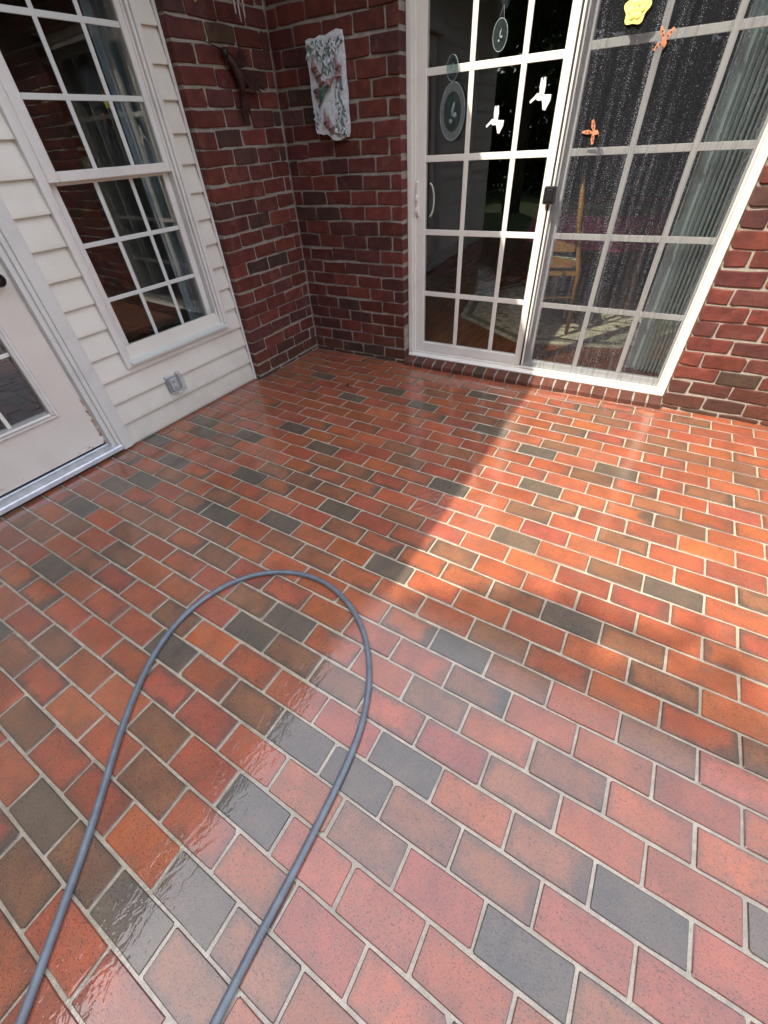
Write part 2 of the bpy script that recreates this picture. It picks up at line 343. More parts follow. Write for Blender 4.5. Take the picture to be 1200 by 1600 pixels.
    def build(s, name, mat, parent=None, frame=WW, smooth=False, org=None):
        me = bpy.data.meshes.new(name)
        po = Vector(parent['_o']) if parent is not None and '_o' in parent.keys() else Vector((0, 0, 0))
        oo = Vector(org) if org is not None else po
        me.from_pydata([tuple(Vector(q) - oo) for q in s.v], [], s.f); me.update()
        if s.c:
            a = me.attributes.new('bcol', 'FLOAT_COLOR', 'POINT'); a.data.foreach_set('color', [x for q in s.c for x in q])
            a = me.attributes.new('buv', 'FLOAT_VECTOR', 'POINT'); a.data.foreach_set('vector', [x for q in s.u for x in q])
        if smooth: me.polygons.foreach_set('use_smooth', [True] * len(me.polygons))
        me.materials.append(M[mat] if isinstance(mat, str) else mat)
        o = bpy.data.objects.new(name, me); COL.objects.link(o)
        if parent is not None: o.parent = parent; o.location = oo - po; o['_o'] = tuple(oo)
        else: o.matrix_world = frame.m @ Matrix.Translation(oo); o['_o'] = tuple(oo)
        return o

def tag(o, label=None, cat=None, group=None, kind=None):
    if label: o['label'] = label
    if cat: o['category'] = cat
    if group: o['group'] = group
    if kind: o['kind'] = kind
    return o
def thing(name, label, cat, frame=WW, org=(0, 0, 0), group=None):
    o = bpy.data.objects.new(name, None); COL.objects.link(o); o.empty_display_size = .1
    o.matrix_world = frame.m @ Matrix.Translation(org); o['_o'] = tuple(org); return tag(o, label, cat, group)

def project(p):
    d = Vector(p) - CAM; z = d.dot(fw)
    if z < .05: return None
    return 600 + FPX * d.dot(rx) / z, 800 + FPX * d.dot(dn) / z
def seen_area(quad):
    q = [project(p) for p in quad]
    if any(a is None for a in q): return 0
    cx = sum(a[0] for a in q) / 4; cy = sum(a[1] for a in q) / 4
    xs = [a[0] for a in q]; ys = [a[1] for a in q]
    if max(xs) < 0 or min(xs) > 1200 or max(ys) < 0 or min(ys) > 1600: return 0
    ar = abs(sum(q[i][0] * q[(i + 1) % 4][1] - q[(i + 1) % 4][0] * q[i][1] for i in range(4))) / 2
    ins = sum(0 <= a[0] <= 1200 and 0 <= a[1] <= 1600 for a in q)
    return ar * (.3 + .7 * ins / 4)

# ------------------------------------------------------------------ ground and patio
g = MB(); NG = 24
for i in range(NG + 1):
    for j in range(NG + 1):
        x = -60 + 120 * i / NG; y = -60 + 120 * j / NG; g.v.append((x, y, -.16))
g.f = [(i * (NG + 1) + j, (i + 1) * (NG + 1) + j, (i + 1) * (NG + 1) + j + 1, i * (NG + 1) + j + 1) for i in range(NG) for j in range(NG)]
tag(g.build('lawn', 'lawn'), kind='structure')

X0, X1, Y0, Y1 = -.86, 4.6, .16, -5.2
bed = MB().box(X0, X1, Y1, Y0, -.15, -.0028).build('patio_floor', 'bed'); tag(bed, kind='structure')
PL, PW = .2032, .1016; JT = .0084
DARK = {(3, 4), (5, -2), (5, 1), (6, 2.5), (7, 0), (7, 5), (8, 6.5), (8, 8.5), (11, 7), (12, -0.5), (13, 1), (13, 5), (14, -3.5), (14, -1.5), (15, -3), (15, 7), (15, 10), (17, -4), (17, 0), (17, 3), (18, -2.5), (18, 8.5), (19, 2), (19, 5), (20, -2.5), (20, 0.5), (21, -3), (21, 7), (23, -3), (23, 4), (24, 3.5), (24, 11.5), (25, 7), (25, 10), (26, -1.5), (26, 2.5), (26, 6.5), (27, 9), (28, 5.5), (29, -1), (30, 5.5), (31, 3), (26, 5.5), (31, 5)}
BROWN = {(1, 10), (2, 7.5), (3, 8), (4, 2.5), (4, 9.5), (5, 7), (5, 9), (5, 10), (5, 11), (6, 4.5), (6, 5.5), (6, 11.5), (7, 7), (8, 10.5), (8, 11.5), (9, 8), (10, 4.5), (10, 9.5), (11, 3), (11, 10), (12, 3.5), (12, 7.5), (13, 7), (13, 9), (14, 1.5), (14, 2.5), (14, 11.5), (15, -2), (15, 9), (16, -1.5), (16, 0.5), (16, 1.5), (16, 2.5), (16, 4.5), (17, 6), (18, 3.5), (18, 7.5), (18, 9.5), (19, -4), (19, -2), (19, 0), (19, 10), (20, -0.5), (20, 2.5), (20, 3.5), (20, 7.5), (20, 11.5), (21, 1), (21, 8), (21, 10), (22, -1.5), (22, -0.5), (22, 1.5), (22, 7.5), (23, -1), (23, 3), (23, 7), (23, 9), (24, -2.5), (24, -0.5), (24, 4.5), (24, 5.5), (24, 8.5), (25, -4), (25, -3), (25, -1), (25, 2), (25, 9), (26, 4.5), (26, 7.5), (26, 8.5), (27, 7), (27, 10), (28, 0.5), (28, 3.5), (29, 0), (29, 4), (30, 1.5), (30, 6.5), (31, 4), (31, 6), (32, 3.5)}
pav = []
for r in range(0, 52):
    off = 0 if r % 2 else .5
    for q in range(-6, 24):
        i = q + off; x0, x1 = i * PL, (i + 1) * PL; y1, y0 = -(r - 1) * PW, -r * PW
        x0, x1 = max(x0, X0 + .004), min(x1, X1 - .004)
        if x1 - x0 < .03 or y0 < Y1: continue
        pav.append((seen_area([(x0, y0, 0), (x1, y0, 0), (x1, y1, 0), (x0, y1, 0)]), r, i, x0, x1, y0, y1))
pav.sort(key=lambda a: -a[0])
rest = MB()
for n, (ar, r, i, x0, x1, y0, y1) in enumerate(pav):
    rn = random.Random(r * 131 + int(i * 2) * 17 + 5)
    t = rn.random()
    known = ar > 0
    if (r, i) in DARK or (not known and t > .9): k = rn.random(); col = (.108 + .045 * k, .096 + .016 * k, .078); fl = rn.uniform(.1, .6)
    elif (r, i) in BROWN or (not known and t > .68): k = rn.random(); col = (.205 + .09 * k, .108 + .012 * k, .062); fl = rn.uniform(.45, 1)
    else:
        k = rn.random(); col = (.325 + .085 * k, .105 + .026 * k - .022 * rn.random(), .046 + .014 * rn.random()); fl = rn.choice((.05, .15, .3, .55, .9))
    v_ = rn.uniform(.88, 1.1); col = tuple(c * v_ for c in col)
    cx, cy = (x0 + x1) / 2, (y0 + y1) / 2
    L, W = (x1 - x0) - JT + rn.uniform(-.002, .002), PW - JT + rn.uniform(-.0015, .0015)
    dz = rn.uniform(-.0008, .0017); an = rn.uniform(-.006, .006)
    def mp(x, y, z, cx=cx, cy=cy, dz=dz, an=an): return (cx + x - y * an, cy + y + x * an, z + dz)
    B = MB() if n < 300 else rest
    B.brick(L, W, .05, .0019, .0012, mp, col, fl, rn, rn.choice((0, 0, .5, 1)), True, .0004)
    if n < 300: B.build('paver', 'paver', bed, org=(cx, cy, 0))
tag(rest.build('paver_remainder', 'paver', bed), kind='stuff')

# ------------------------------------------------------------------ brick walls
CP, BZ = .0819, .032
def wall_col(rn):
    t = rn.random(); k = rn.random()
    if t < .05: c = (.085, .042, .036)
    elif t < .08: c = (.075, .046, .032)
    elif t < .30: c = (.105, .034, .031)
    else: c = (.125 + .035 * k, .032 + .009 * k, .026 + .006 * rn.random())
    v_ = rn.uniform(.50, .88); return (c[0] * v_ * 1.30, c[1] * v_ * 1.22, c[2] * v_ * 1.05)
def lay(parent, frame, restmb, s0, s1, off, z0, z1, phase, seed, top=2.62, endface=None):
    """courses of face brick between s0 and s1 on the plane standing off from the frame"""
    k = -1
    while True:
        zb = BZ + CP * k; k += 1; zt = zb + CP
        if zb > z1: break
        za = max(zb, z0); zc = min(zt, z1)
        if zc - za < .02: continue
        ph = phase[(k - 1) % 2]; s = s0; nx = ph
        while nx <= s0 + .035: nx += .2
        while s < s1 - 1e-6:
            e = min(nx, s1)
            if s1 - e < .03: e = s1
            rn = random.Random(seed * 7919 + k * 101 + int(s * 1000))
            L = e - s - .011 + rn.uniform(-.003, .003); W = (zc - za) - .0115 + rn.uniform(-.002, .002)
            xa = .0055 if s <= s0 + 1e-6 else 0; xb = .0055 if e >= s1 - 1e-6 else 0; L += xa + xb
            cs, cz = (s - xa + e + xb) / 2, (za + zc) / 2 + rn.uniform(-.0015, .0015); cz += .0028 * math.sin(cs * 5.3 + k * 1.9) + .0015 * math.sin(cs * 13 + k); pr_ = off + rn.uniform(-.002, .0025); an = rn.uniform(-.012, .012)
            def mp(x, y, z, cs=cs, cz=cz, pr_=pr_, an=an): return (cs + x - y * an, -(pr_ + z), cz + y + x * an)
            q = [frame.m @ Vector((a, -off, b)) for a, b in ((s, za), (e, za), (e, zc), (s, zc))]
            vis = seen_area(q) > 30
            B = MB() if vis else restmb
            B.brick(L, W, .085, .0036, .0036, mp, wall_col(rn), .3, rn, 0)
            if vis: B.build('brick', 'brick', parent, frame, org=(cs, -pr_, cz))
            s = e; nx += .2
# door wall
bw = thing('brick_wall', 'red brick wall framing the sliding glass door with a rowlock brick sill', 'brick wall', DW, (0, 0, 0))
RJ = .862; RJR = 2.655
mb = MB(); mb.box(-.3, RJ - .003, .0075, .20, -.1, 2.62); mb.box(RJR + .003, 5.3, .0075, .20, -.1, 2.62); mb.box(RJ - .003, RJR + .003, .0075, .20, 2.13, 2.62)
mb.box(RJ - .003, RJR + .003, .004, .20, -.1, .020)
mb.build('mortar', 'mortar', bw, DW)
rest = MB()
lay(bw, DW, rest, .012, RJ, 0, .002, 2.62, (.081, .182), 11)
lay(bw, DW, rest, RJR, 5.3, 0, .002, 2.62, (2.66, 2.757), 12)
lay(bw, DW, rest, RJ, RJR, 0, 2.13, 2.62, (.081, .182), 13)
tag(rest.build('brick_remainder', 'brick', bw, DW), kind='stuff')
# rowlock sill
nrow = 22; pit = (RJR - RJ) / nrow
for i in range(nrow):
    rn = random.Random(900 + i); cs = RJ + (i + .5) * pit; wd = pit - .012 + rn.uniform(-.003, .002)
    def mp(x, y, z, cs=cs): return (cs + x, y, z)
    B = MB(); hx = wd / 2; col = wall_col(rn); col = tuple(c * 1.25 for c in col)
    f0 = -.024 + rn.uniform(-.004, .004); zt0 = .034 + rn.uniform(-.003, .003); c = .006
    prof = [(f0 + .002, -.02), (f0, zt0 - c), (f0 + c, zt0), (.075, .052), (.095, .052), (.095, -.02)]
    B.prism(prof, cs - hx, cs + hx, 'x')
    B.v = [(x + (rn.uniform(-.0015, .0015)), y, z) for x, y, z in B.v]
    B.c = [(*col, .3)] * len(B.v); B.u = [(0, 0, 0)] * len(B.v)
    B.build('sill_brick', 'brick', bw, DW, org=(cs, .03, .03))
mb = MB(); mb.prism([(-.014, -.02), (-.014, .024), (.005, .036), (.098, .048), (.098, -.02)], RJ, RJR, 'x'); mb.build('sill_mortar', 'mortar', bw, DW)
# return wall between the clapboard and the inner corner
br = thing('brick_wall', 'short dark red brick return wall between beige siding and the inner corner', 'brick wall', LW, (1.82, 0, 0))
MB().box(1.819, 2.62, -.0675, .09, -.1, 2.62).build('mortar', 'mortar', br, LW)
rest = MB(); lay(br, LW, rest, 1.8145, 2.503, .075, .002, 2.62, (1.945, 2.045), 21)
tag(rest.build('brick_remainder', 'brick', br, LW), kind='stuff')

# ------------------------------------------------------------------ clapboard wall
sw = thing('siding_wall', 'beige lap siding wall around the double hung window and white entry door', 'siding wall', LW, (.2, 0, 0))
mb = MB()
DX0, DX1 = -.34, .70
for a, b, c, d in ((-2.6, DX0, -.1, 2.62), (DX0, DX1, 2.10, 2.62), (DX1, .97, -.1, 2.62), (.97, 1.645, -.1, .46), (.97, 1.645, 2.10, 2.62), (1.645, 1.806, -.1, 2.62)):
    mb.box(a, b, .002, .13, c, d)
mb.build('sheathing', 'casing', sw, LW)
def board(s0, s1, zb, zt):
    n = .0215
    B = MB(); B.prism([(.0015, zb + .010), (-n + .006, zb + .010), (-n + .005, zb - .001), (-n + .001, zb - .002), (-n, zb + .001), (-n + .0008, zb + .014), (-.0012, zt + .010), (.0015, zt + .010)], s0, s1, 'x')
    B.build('siding_board', 'siding', sw, LW, org=((s0 + s1) / 2, 0, zb))
k = 0
while True:
    zb = .013 + .1275 * k; k += 1; zt = zb + .1275
    if zb > 2.55: break
    if zt < .54: board(.752, 1.802, zb, zt)
    else: board(.752, .95, zb, zt); board(1.665, 1.802, zb, zt)
    board(-2.5, -.41, zb, zt)
MB().prism([(.004, 0), (-.024, 0), (-.026, .002), (-.026, .004), (-.004, .006), (.004, .006)], 0, 1, 'x')
mb = MB(); mb.box(1.803, 1.812, -.027, .02, .004, 2.6); mb.box(1.795, 1.8035, -.027, -.0235, .004, 2.6); mb.build('corner_channel', 'trim', sw, LW)
mb = MB(); mb.box(.752, 1.80, -.010, .01, .001, .0095); mb.build('starter_strip', 'casing', sw, LW)

# ------------------------------------------------------------------ window
wn = thing('sash_window', 'white double hung window with grilles set in the beige siding', 'window', LW, (1.3, 0, .42))
W0, W1, WZ0, WZ1 = .922, 1.692, .425, 2.145
def rect_frame(mbx, a0, a1, b0, b1, wl, wr, wb, wt, y0, y1, bev=.002):
    mbx.box(a0, a0 + wl, y0, y1, b0, b1, bev); mbx.box(a1 - wr, a1, y0, y1, b0, b1, bev)
    mbx.box(a0 + wl, a1 - wr, y0, y1, b0, b0 + wb, bev); mbx.box(a0 + wl, a1 - wr, y0, y1, b1 - wt, b1, bev); return mbx
mb = MB(); rect_frame(mb, W0, W1, WZ0, WZ1, .028, .028, .022, .028, -.038, .02)
rect_frame(mb, W0 + .028, W1 - .028, WZ0 + .022, WZ1 - .028, .016, .016, .014, .016, -.027, .04)
rect_frame(mb, W0 + .044, W1 - .044, WZ0 + .036, WZ1 - .044, .012, .012, .006, .012, -.010, .09); mb.build('frame', 'trim', wn, LW)
MB().prism([(-.012, .437), (-.052, .440), (-.052, .449), (-.012, .462)], W0 + .03, W1 - .03, 'x').build('sill', 'muntinw', wn, LW)
def sash(nm, z0, z1, gz0, gz1, gy, s0, s1, g0, g1, vs_, hs, y0, y1):
    mb = MB(); rect_frame(mb, s0, s1, z0, z1, g0 - s0, s1 - g1, gz0 - z0, z1 - gz1, y0, y1, .004)
    sh = mb.build(nm, 'trim', wn, LW, org=((s0 + s1) / 2, y0, z0))
    MB().box(g0 - .004, g1 + .004, gy, gy + .005, gz0 - .004, gz1 + .004).build('glass_pane', 'glass', sh, LW)
    for v in vs_: MB().box(v - .0105, v + .0105, gy - .0055, gy - .0005, gz0 - .002, gz1 + .002, .0015).build('muntin', 'muntinw', sh, LW, org=(v, gy, gz0))
    for h in hs: MB().box(g0 - .002, g1 + .002, gy - .006, gy - .0008, h - .0105, h + .0105, .0015).build('muntin', 'muntinw', sh, LW, org=((g0 + g1) / 2, gy, h))
sash('upper_sash', 1.262, 2.09, 1.302, 2.035, .008, .978, 1.636, 1.032, 1.604, (1.226, 1.427), (1.545, 1.787), -.008, .026)
sash('lower_sash', .468, 1.290, .520, 1.250, .044, .978, 1.636, 1.024, 1.598, (1.216, 1.409), (1.011, .760), .029, .062)

# ------------------------------------------------------------------ entry door
ed = thing('entry_door', 'white steel entry door with glazed panel and rust spots at left', 'door', LW, (.2, 0, 0))
mb = MB()
for sg, e in ((1, .757), (-1, -.395)):
    P = [(0, .004), (0, -.028), (-.012, -.028), (-.013, -.038), (-.068, -.038), (-.070, -.026), (-.088, -.024), (-.090, -.006), (-.112, -.004), (-.114, .036), (-.120, .036), (-.120, .10), (-.02, .10), (-.02, .004)]
    mb.prism([(e + sg * a, b) for a, b in P], .012, 2.09, 'z')
mb.box(-.395, .757, -.034, .10, 2.092, 2.17, .003); mb.build('casing', 'casing', ed, LW)
slab = MB(); SB0, SB1, SZ0, SZ1 = -.272, .637, .076, 2.08; LX0, LX1, LZ0, LZ1 = -.098, .466, .352, 1.89
rect_frame(slab, SB0, SB1, SZ0, SZ1, LX0 - SB0, SB1 - LX1, LZ0 - SZ0, SZ1 - LZ1, .030, .074, 0); slab.build('door_slab', 'entry', ed, LW, org=(0, .03, 0))
mb = MB(); rect_frame(mb, SB0 - .008, SB1 + .006, SZ0 - .016, SZ1 + .008, .009, .007, .017, .009, .040, .07, 0); mb.build('weatherstrip', 'rubber', ed, LW)
mb = MB(); rect_frame(mb, LX0 - .034, LX1 + .034, LZ0 - .034, LZ1 + .034, .018, .018, .018, .018, .018, .034, .005)
rect_frame(mb, LX0 - .016, LX1 + .016, LZ0 - .016, LZ1 + .016, .016, .016, .016, .016, .012, .04, .006); lf = mb.build('lite_frame', 'trim', ed, LW)
MB().box(LX0 - .004, LX1 + .004, .050, .055, LZ0 - .004, LZ1 + .004).build('glass_pane', 'glass', ed, LW)
for v in (.282, .095): MB().box(v - .009, v + .009, .043, .0494, LZ0, LZ1, .001).build('muntin', 'muntin', ed, LW)
for h in (.662, .968, 1.274, 1.58): MB().box(LX0, LX1, .0425, .049, h - .009, h + .009, .001).build('muntin', 'muntin', ed, LW)
th = MB(); th.prism([(.05, .062), (.032, .062), (.026, .057), (-.028, .046), (-.034, .040), (-.034, .018), (-.028, .014), (.05, .014)], -.345, .688, 'x'); th.build('threshold', 'alu', ed, LW)
MB().box(-.345, .690, -.012, .12, -.02, .0135).build('threshold_shade', 'rubber', ed, LW)  # near-black block painting the shaded void under the threshold
kb = MB(); kb.tube([(.578, .028, .962), (.578, .022, .962)], .034, 20); kb.tube([(.578, .024, .962), (.578, -.002, .962)], .012, 12); kb.ell((.578, -.022, .962), .029, .026, .029, 20, 10)
kb.build('knob', 'bronze', ed, LW, smooth=True)

# ------------------------------------------------------------------ sliding patio door
sd = thing('sliding_door', 'white framed sliding glass patio door with grilles in the brick wall', 'patio door', DW, (1.76, .08, .04))
FO = .075                                   # frame face set back from the brick face
mb = MB(); rect_frame(mb, RJ, RJR, .045, 2.125, .036, .040, .028, .05, FO, .21, .003)
rect_frame(mb, RJ + .036, RJR - .040, .073, 2.075, .016, .012, .014, .02, FO + .012, .20, .002)
mb.prism([(FO - .012, .050), (FO - .014, .058), (FO + .004, .072), (FO + .004, .046)], RJ + .004, RJR - .004, 'x'); mb.build('frame', 'vinyl', sd, DW)
def leaf(nm, s0, s1, z0, z1, g0, g1, gz0, gz1, vs_, hs, y0, y1, gy):
    mb = MB(); rect_frame(mb, s0, s1, z0, z1, g0 - s0, s1 - g1, gz0 - z0, z1 - gz1, y0, y1, .004)
    o = mb.build(nm, 'vinyl', sd, DW, org=((s0 + s1) / 2, y0, z0))
    MB().box(g0 - .005, g1 + .005, gy, gy + .006, gz0 - .005, gz1 + .005).build('glass_pane', 'glass', o, DW)
    for v in vs_: MB().box(v - .0145, v + .0145, gy - .0062, gy - .0006, gz0 - .003, gz1 + .003, .0015).build('muntin', 'muntin', o, DW, org=(v, gy, gz0))
    for h in hs: MB().box(g0 - .003, g1 + .003, gy - .0066, gy - .001, h - .0155, h + .0155, .0015).build('muntin', 'muntin', o, DW, org=((g0 + g1) / 2, gy, h))
    return o
lp = leaf('left_panel', .908, 1.736, .088, 2.06, .978, 1.690, .158, 1.99, (1.233, 1.504), (.500, .867, 1.234, 1.590), FO + .020, FO + .054, FO + .030)
rp = leaf('right_panel', 1.738, 2.614, .080, 2.06, 1.802, 2.594, .122, 1.99, (2.090, 2.362), (.487, .862, 1.232, 1.608), FO + .058, FO + .092, FO + .066)
# exterior pull and thumb latch on the left panel
mb = MB(); mb.box(.918, .938, FO + .006, FO + .0205, .952, 1.130, .004); mb.box(.921, .935, FO - .010, FO + .008, 1.035, 1.062, .004); mb.prism([(FO + .008, .965), (FO - .008, .975), (FO - .008, .990), (FO + .008, 1.005)], .922, .934, 'x')
mb.build('latch_handle', 'vinyl', lp, DW)
arc = [(.985 + .030 * math.sin(a), FO + .075, 1.03 + .085 * math.cos(a)) for a in [math.pi * i / 14 for i in range(15)]]
MB().tube(arc, .006, 8).build('inner_pull', 'muntin', lp, DW, smooth=True)
# insect screen in the outer track before the right panel
mb = MB(); rect_frame(mb, 1.746, 2.612, .082, 2.07, .011, .010, .012, .03, FO + .006, FO + .016, .002); sc_ = mb.build('screen_frame', 'vinyl', sd, DW, org=(1.746, FO, .08))
MB().box(1.756, 2.604, FO + .0105, FO + .0115, .092, 2.045).build('insect_mesh', 'screen', sc_, DW, org=(1.756, FO, .092))
mb = MB(); mb.box(1.7365, 1.7455, FO + .0075, FO + .0145, .10, 2.04); mb.build('gap_shade', 'rubber', sc_, DW)  # dark strip painting the shaded gap between panel stile and screen
mb = MB(); mb.box(1.712, 1.776, FO - .022, FO + .008, 1.020, 1.100, .006); mb.box(1.728, 1.760, FO - .030, FO - .018, 1.034, 1.088, .004); mb.build('screen_latch', 'black', sc_, DW)

# ------------------------------------------------------------------ rooms behind the glass
FZ = .10
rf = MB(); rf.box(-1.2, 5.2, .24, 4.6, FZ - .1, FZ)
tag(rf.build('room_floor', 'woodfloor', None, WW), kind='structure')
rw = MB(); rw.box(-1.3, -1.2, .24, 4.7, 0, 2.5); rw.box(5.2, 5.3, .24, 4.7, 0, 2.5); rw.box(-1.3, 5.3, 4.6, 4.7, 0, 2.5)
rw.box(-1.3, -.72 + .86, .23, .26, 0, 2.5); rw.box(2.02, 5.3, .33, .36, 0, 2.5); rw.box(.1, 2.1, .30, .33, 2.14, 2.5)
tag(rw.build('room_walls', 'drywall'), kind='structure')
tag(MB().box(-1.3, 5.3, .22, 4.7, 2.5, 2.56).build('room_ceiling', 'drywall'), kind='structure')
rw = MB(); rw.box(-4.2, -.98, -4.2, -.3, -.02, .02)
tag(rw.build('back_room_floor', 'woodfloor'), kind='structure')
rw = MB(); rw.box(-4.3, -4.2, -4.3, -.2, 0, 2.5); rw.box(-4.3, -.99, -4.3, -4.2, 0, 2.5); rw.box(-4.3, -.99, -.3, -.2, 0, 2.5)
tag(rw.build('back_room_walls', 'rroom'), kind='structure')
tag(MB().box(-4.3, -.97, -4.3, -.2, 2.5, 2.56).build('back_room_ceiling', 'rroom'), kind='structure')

# rug: octagon with border
ru = thing('rug', 'cream octagonal rug with dark scroll pattern on the wood floor indoors', 'rug', WW, (1.05, 1.5, FZ))
def octo(r0, z0, z1, mbx):
    pts = [(1.05 + r0 * math.cos(rad(22.5 + 45 * i + 12)), 1.47 + r0 * math.sin(rad(22.5 + 45 * i + 12))) for i in range(8)]
    return mbx.prism(pts, z0, z1, 'z')
octo(.98, FZ + .001, FZ + .009, MB()).build('rug_edge', 'rug', ru); octo(.93, FZ + .009, FZ + .0105, MB()).build('border', 'rugdark', ru); octo(.87, FZ + .0105, FZ + .0125, MB()).build('field', 'rug', ru)
mb = MB(); rn = random.Random(5)
for i in range(46):
    a = rn.uniform(0, 6.28); q = rn.uniform(.15, .8); cx, cy = 1.05 + q * math.cos(a), 1.47 + q * math.sin(a); b0 = rn.uniform(0, 6.28)
    mb.tube([(cx + (.02 + .012 * t) * math.cos(b0 + t * .8), cy + (.02 + .012 * t) * math.sin(b0 + t * .8), FZ + .0125) for t in range(6)], .007, 5)
tag(mb.build('scrollwork', 'rugdark', ru), kind='stuff')
# ladder-back chair
ch = thing('dining_chair', 'honey oak ladder back chair with pale cushion seen through wet screen', 'chair', WW, (1.08, .93, FZ + .013))
Z = FZ + .013
def cx_(x, y): return x, y
for (px, py, tx, ty, hh) in ((1.195, .80, 1.10, .74, .98), (.95, .72, .93, .68, .62)):
    MB().tube([(px, py, Z), (px - .01, py - .005, Z + .42), ((px + tx) / 2 - .03, (py + ty) / 2, Z + .72), (tx - .01, ty - .02, Z + hh)], [.015, .019, .018, .013], 8).build('rear_leg', 'chairwood', ch, smooth=True)
for (px, py) in ((1.10, 1.17), (.76, 1.08)): MB().tube([(px, py, Z), (px, py, Z + .42)], [.013, .02], 8).build('front_leg', 'chairwood', ch, smooth=True)
mb = MB(); mb.prism([(1.20, .80), (1.12, 1.19), (.74, 1.09), (.85, .69)], Z + .41, Z + .44, 'z'); mb.build('seat', 'chairwood', ch)
mb = MB(); mb.prism([(1.185, .82), (1.11, 1.17), (.76, 1.08), (.865, .72)], Z + .44, Z + .475, 'z'); mb.build('seat_cushion', 'cushion', ch)
for zz in (.50, .60):
    mb = MB(); q = (zz - .42) / .6; mb.prism([(1.155 - .09 * q, Z + zz - .035), (1.155 - .09 * q, Z + zz + .01), (.98, Z + zz + .038), (.93 - .01 * q, Z + zz + .01), (.93 - .01 * q, Z + zz - .035)], 0, .014, 'y')
    mb.v = [(x, .70 + .30 * (x - .90) + y - .04 * q, z) for x, y, z in mb.v]; mb.build('back_slat', 'chairwood', ch)
for a, b, zz in (((1.185, .80), (1.10, 1.17), .2), ((.86, .70), (.76, 1.08), .2), ((1.185, .80), (.86, .70), .26)): MB().tube([(*a, Z + zz), (*b, Z + zz)], .009, 6).build('stretcher', 'chairwood', ch, smooth=True)
# table with pink cloth
tb = thing('dining_table', 'round wooden dining table standing on the rug indoors', 'table', WW, (1.18, 1.62, FZ + .013))
MB().tube([(1.18, 1.62, Z + .70), (1.18, 1.62, Z + .73)], .55, 40).build('table_top', 'chairwood', tb)
for a in (20, 110, 200, 290):
    x, y = 1.18 + .42 * math.cos(rad(a + 215)), 1.62 + .42 * math.sin(rad(a + 215))
    MB().tube([(x, y, Z), (x, y, Z + .06), (x, y, Z + .12), (x, y, Z + .18), (x, y, Z + .24), (x, y, Z + .45), (x, y, Z + .70)], [.014, .022, .03, .02, .028, .022, .032], 10).build('leg', 'chairwood', tb, smooth=True)
cl = MB(); n = 64; ring = lambda r, z, f: [(1.18 + (r + f * math.sin(9 * 2 * math.pi * i / n) * .5 + f * math.sin(4 * 2 * math.pi * i / n + 1) * .5) * math.cos(2 * math.pi * i / n), 1.62 + (r + f * math.sin(9 * 2 * math.pi * i / n)) * math.sin(2 * math.pi * i / n), z) for i in range(n)]
rings = [ring(.565, Z + .736, 0), ring(.585, Z + .72, .004), ring(.605, Z + .62, .02), ring(.615, Z + .53, .035)]
b = len(cl.v)
for q in rings: cl.v += q
cl.f.append(tuple(range(n)))
for j in range(3): cl.f += [(j * n + i, j * n + (i + 1) % n, (j + 1) * n + (i + 1) % n, (j + 1) * n + i) for i in range(n)]
tag(cl.build('tablecloth', 'pink', None, WW, True, org=(1.18, 1.62, Z + .735)), 'magenta patterned cloth draped over the indoor dining table', 'tablecloth')
# vertical blind stack
vb = thing('vertical_blind', 'pale green vertical blind vanes gathered at the right of the glass', 'blind', DW, (2.5, .22, .14))
rn = random.Random(3)
for i in range(10):
    s = 2.43 + .0205 * i; a = rad(82 + rn.uniform(-5, 5)) if i else rad(28); y = .235 + rn.uniform(-.004, .004); hw = .044
    pr_ = []
    for t in range(5):
        q = -1 + t / 2; pr_.append((s + hw * q * math.cos(a) + .008 * (1 - q * q) * math.sin(a), y + hw * q * math.sin(a) - .008 * (1 - q * q) * math.cos(a)))
    back = [(p[0] + .0012 * math.sin(a), p[1] - .0012 * math.cos(a)) for p in pr_[::-1]]
    MB().prism(pr_ + back, .135 + rn.uniform(-.004, .004), 2.02, 'z').build('vane', 'vane', vb, DW)
MB().box(.95, 2.62, .215, .255, 2.02, 2.06, .004).build('head_rail', 'vinyl', vb, DW)
MB().tube([(2.40, .20, 2.0), (2.402, .20, .94)], .006, 8).build('wand', 'rod', vb, DW, smooth=True)
# curtain inside the window
cu = MB(); n = 30; pts = []
for i in range(n + 1):
    s = 1.60 + .26 * i / n; pts.append((s, .24 + .022 * math.sin(i * 1.25) + .006 * math.sin(i * 2.9)))
cu.prism(pts + [(x, y + .004) for x, y in pts[::-1]], .35, 2.2, 'z')
tag(cu.build('curtain', simple('blue_grey_curtain', (.30, .36, .40), .9, .1), None, LW, org=(1.56, .24, .35)), 'blue grey curtain hanging behind the window of the siding wall', 'curtain')

# ------------------------------------------------------------------ roof edges above the walls
ZE, XE, YE = 2.60, -.095, -.45
hr = thing('house_roof', 'dark shingle roof with white eaves above the brick corner', 'roof', WW, (-.5, -.3, ZE))
t = math.tan(rad(27))
mb = MB(); mb.prism([(-1.0, -4.9), (XE - .015, -4.9), (XE - .015, YE + .015), (5.4, YE + .015), (5.4, .3), (-1.0, .3)], ZE + .035, ZE + .05, 'z'); mb.build('soffit', 'soffit', hr)
mb = MB(); mb.box(XE - .018, XE, -4.9, YE + .018, ZE, ZE + .15); mb.build('fascia', 'soffit', hr)
mb = MB(); mb.box(XE, 5.4, YE, YE + .018, ZE, ZE + .15); mb.build('fascia', 'soffit', hr)
rz = ZE + .155
mb = MB(); D = 4.2
mb.add([(XE + .01, -4.95, rz), (XE + .01, YE, rz), (XE - D, YE + D, rz + D * t), (XE - D, -4.95, rz + D * t)], [(0, 1, 2, 3)])
mb.add([(XE, YE - .01, rz), (5.45, YE - .01, rz), (5.45, YE + D, rz + D * t), (XE - D, YE + D, rz + D * t)], [(0, 1, 2, 3)])
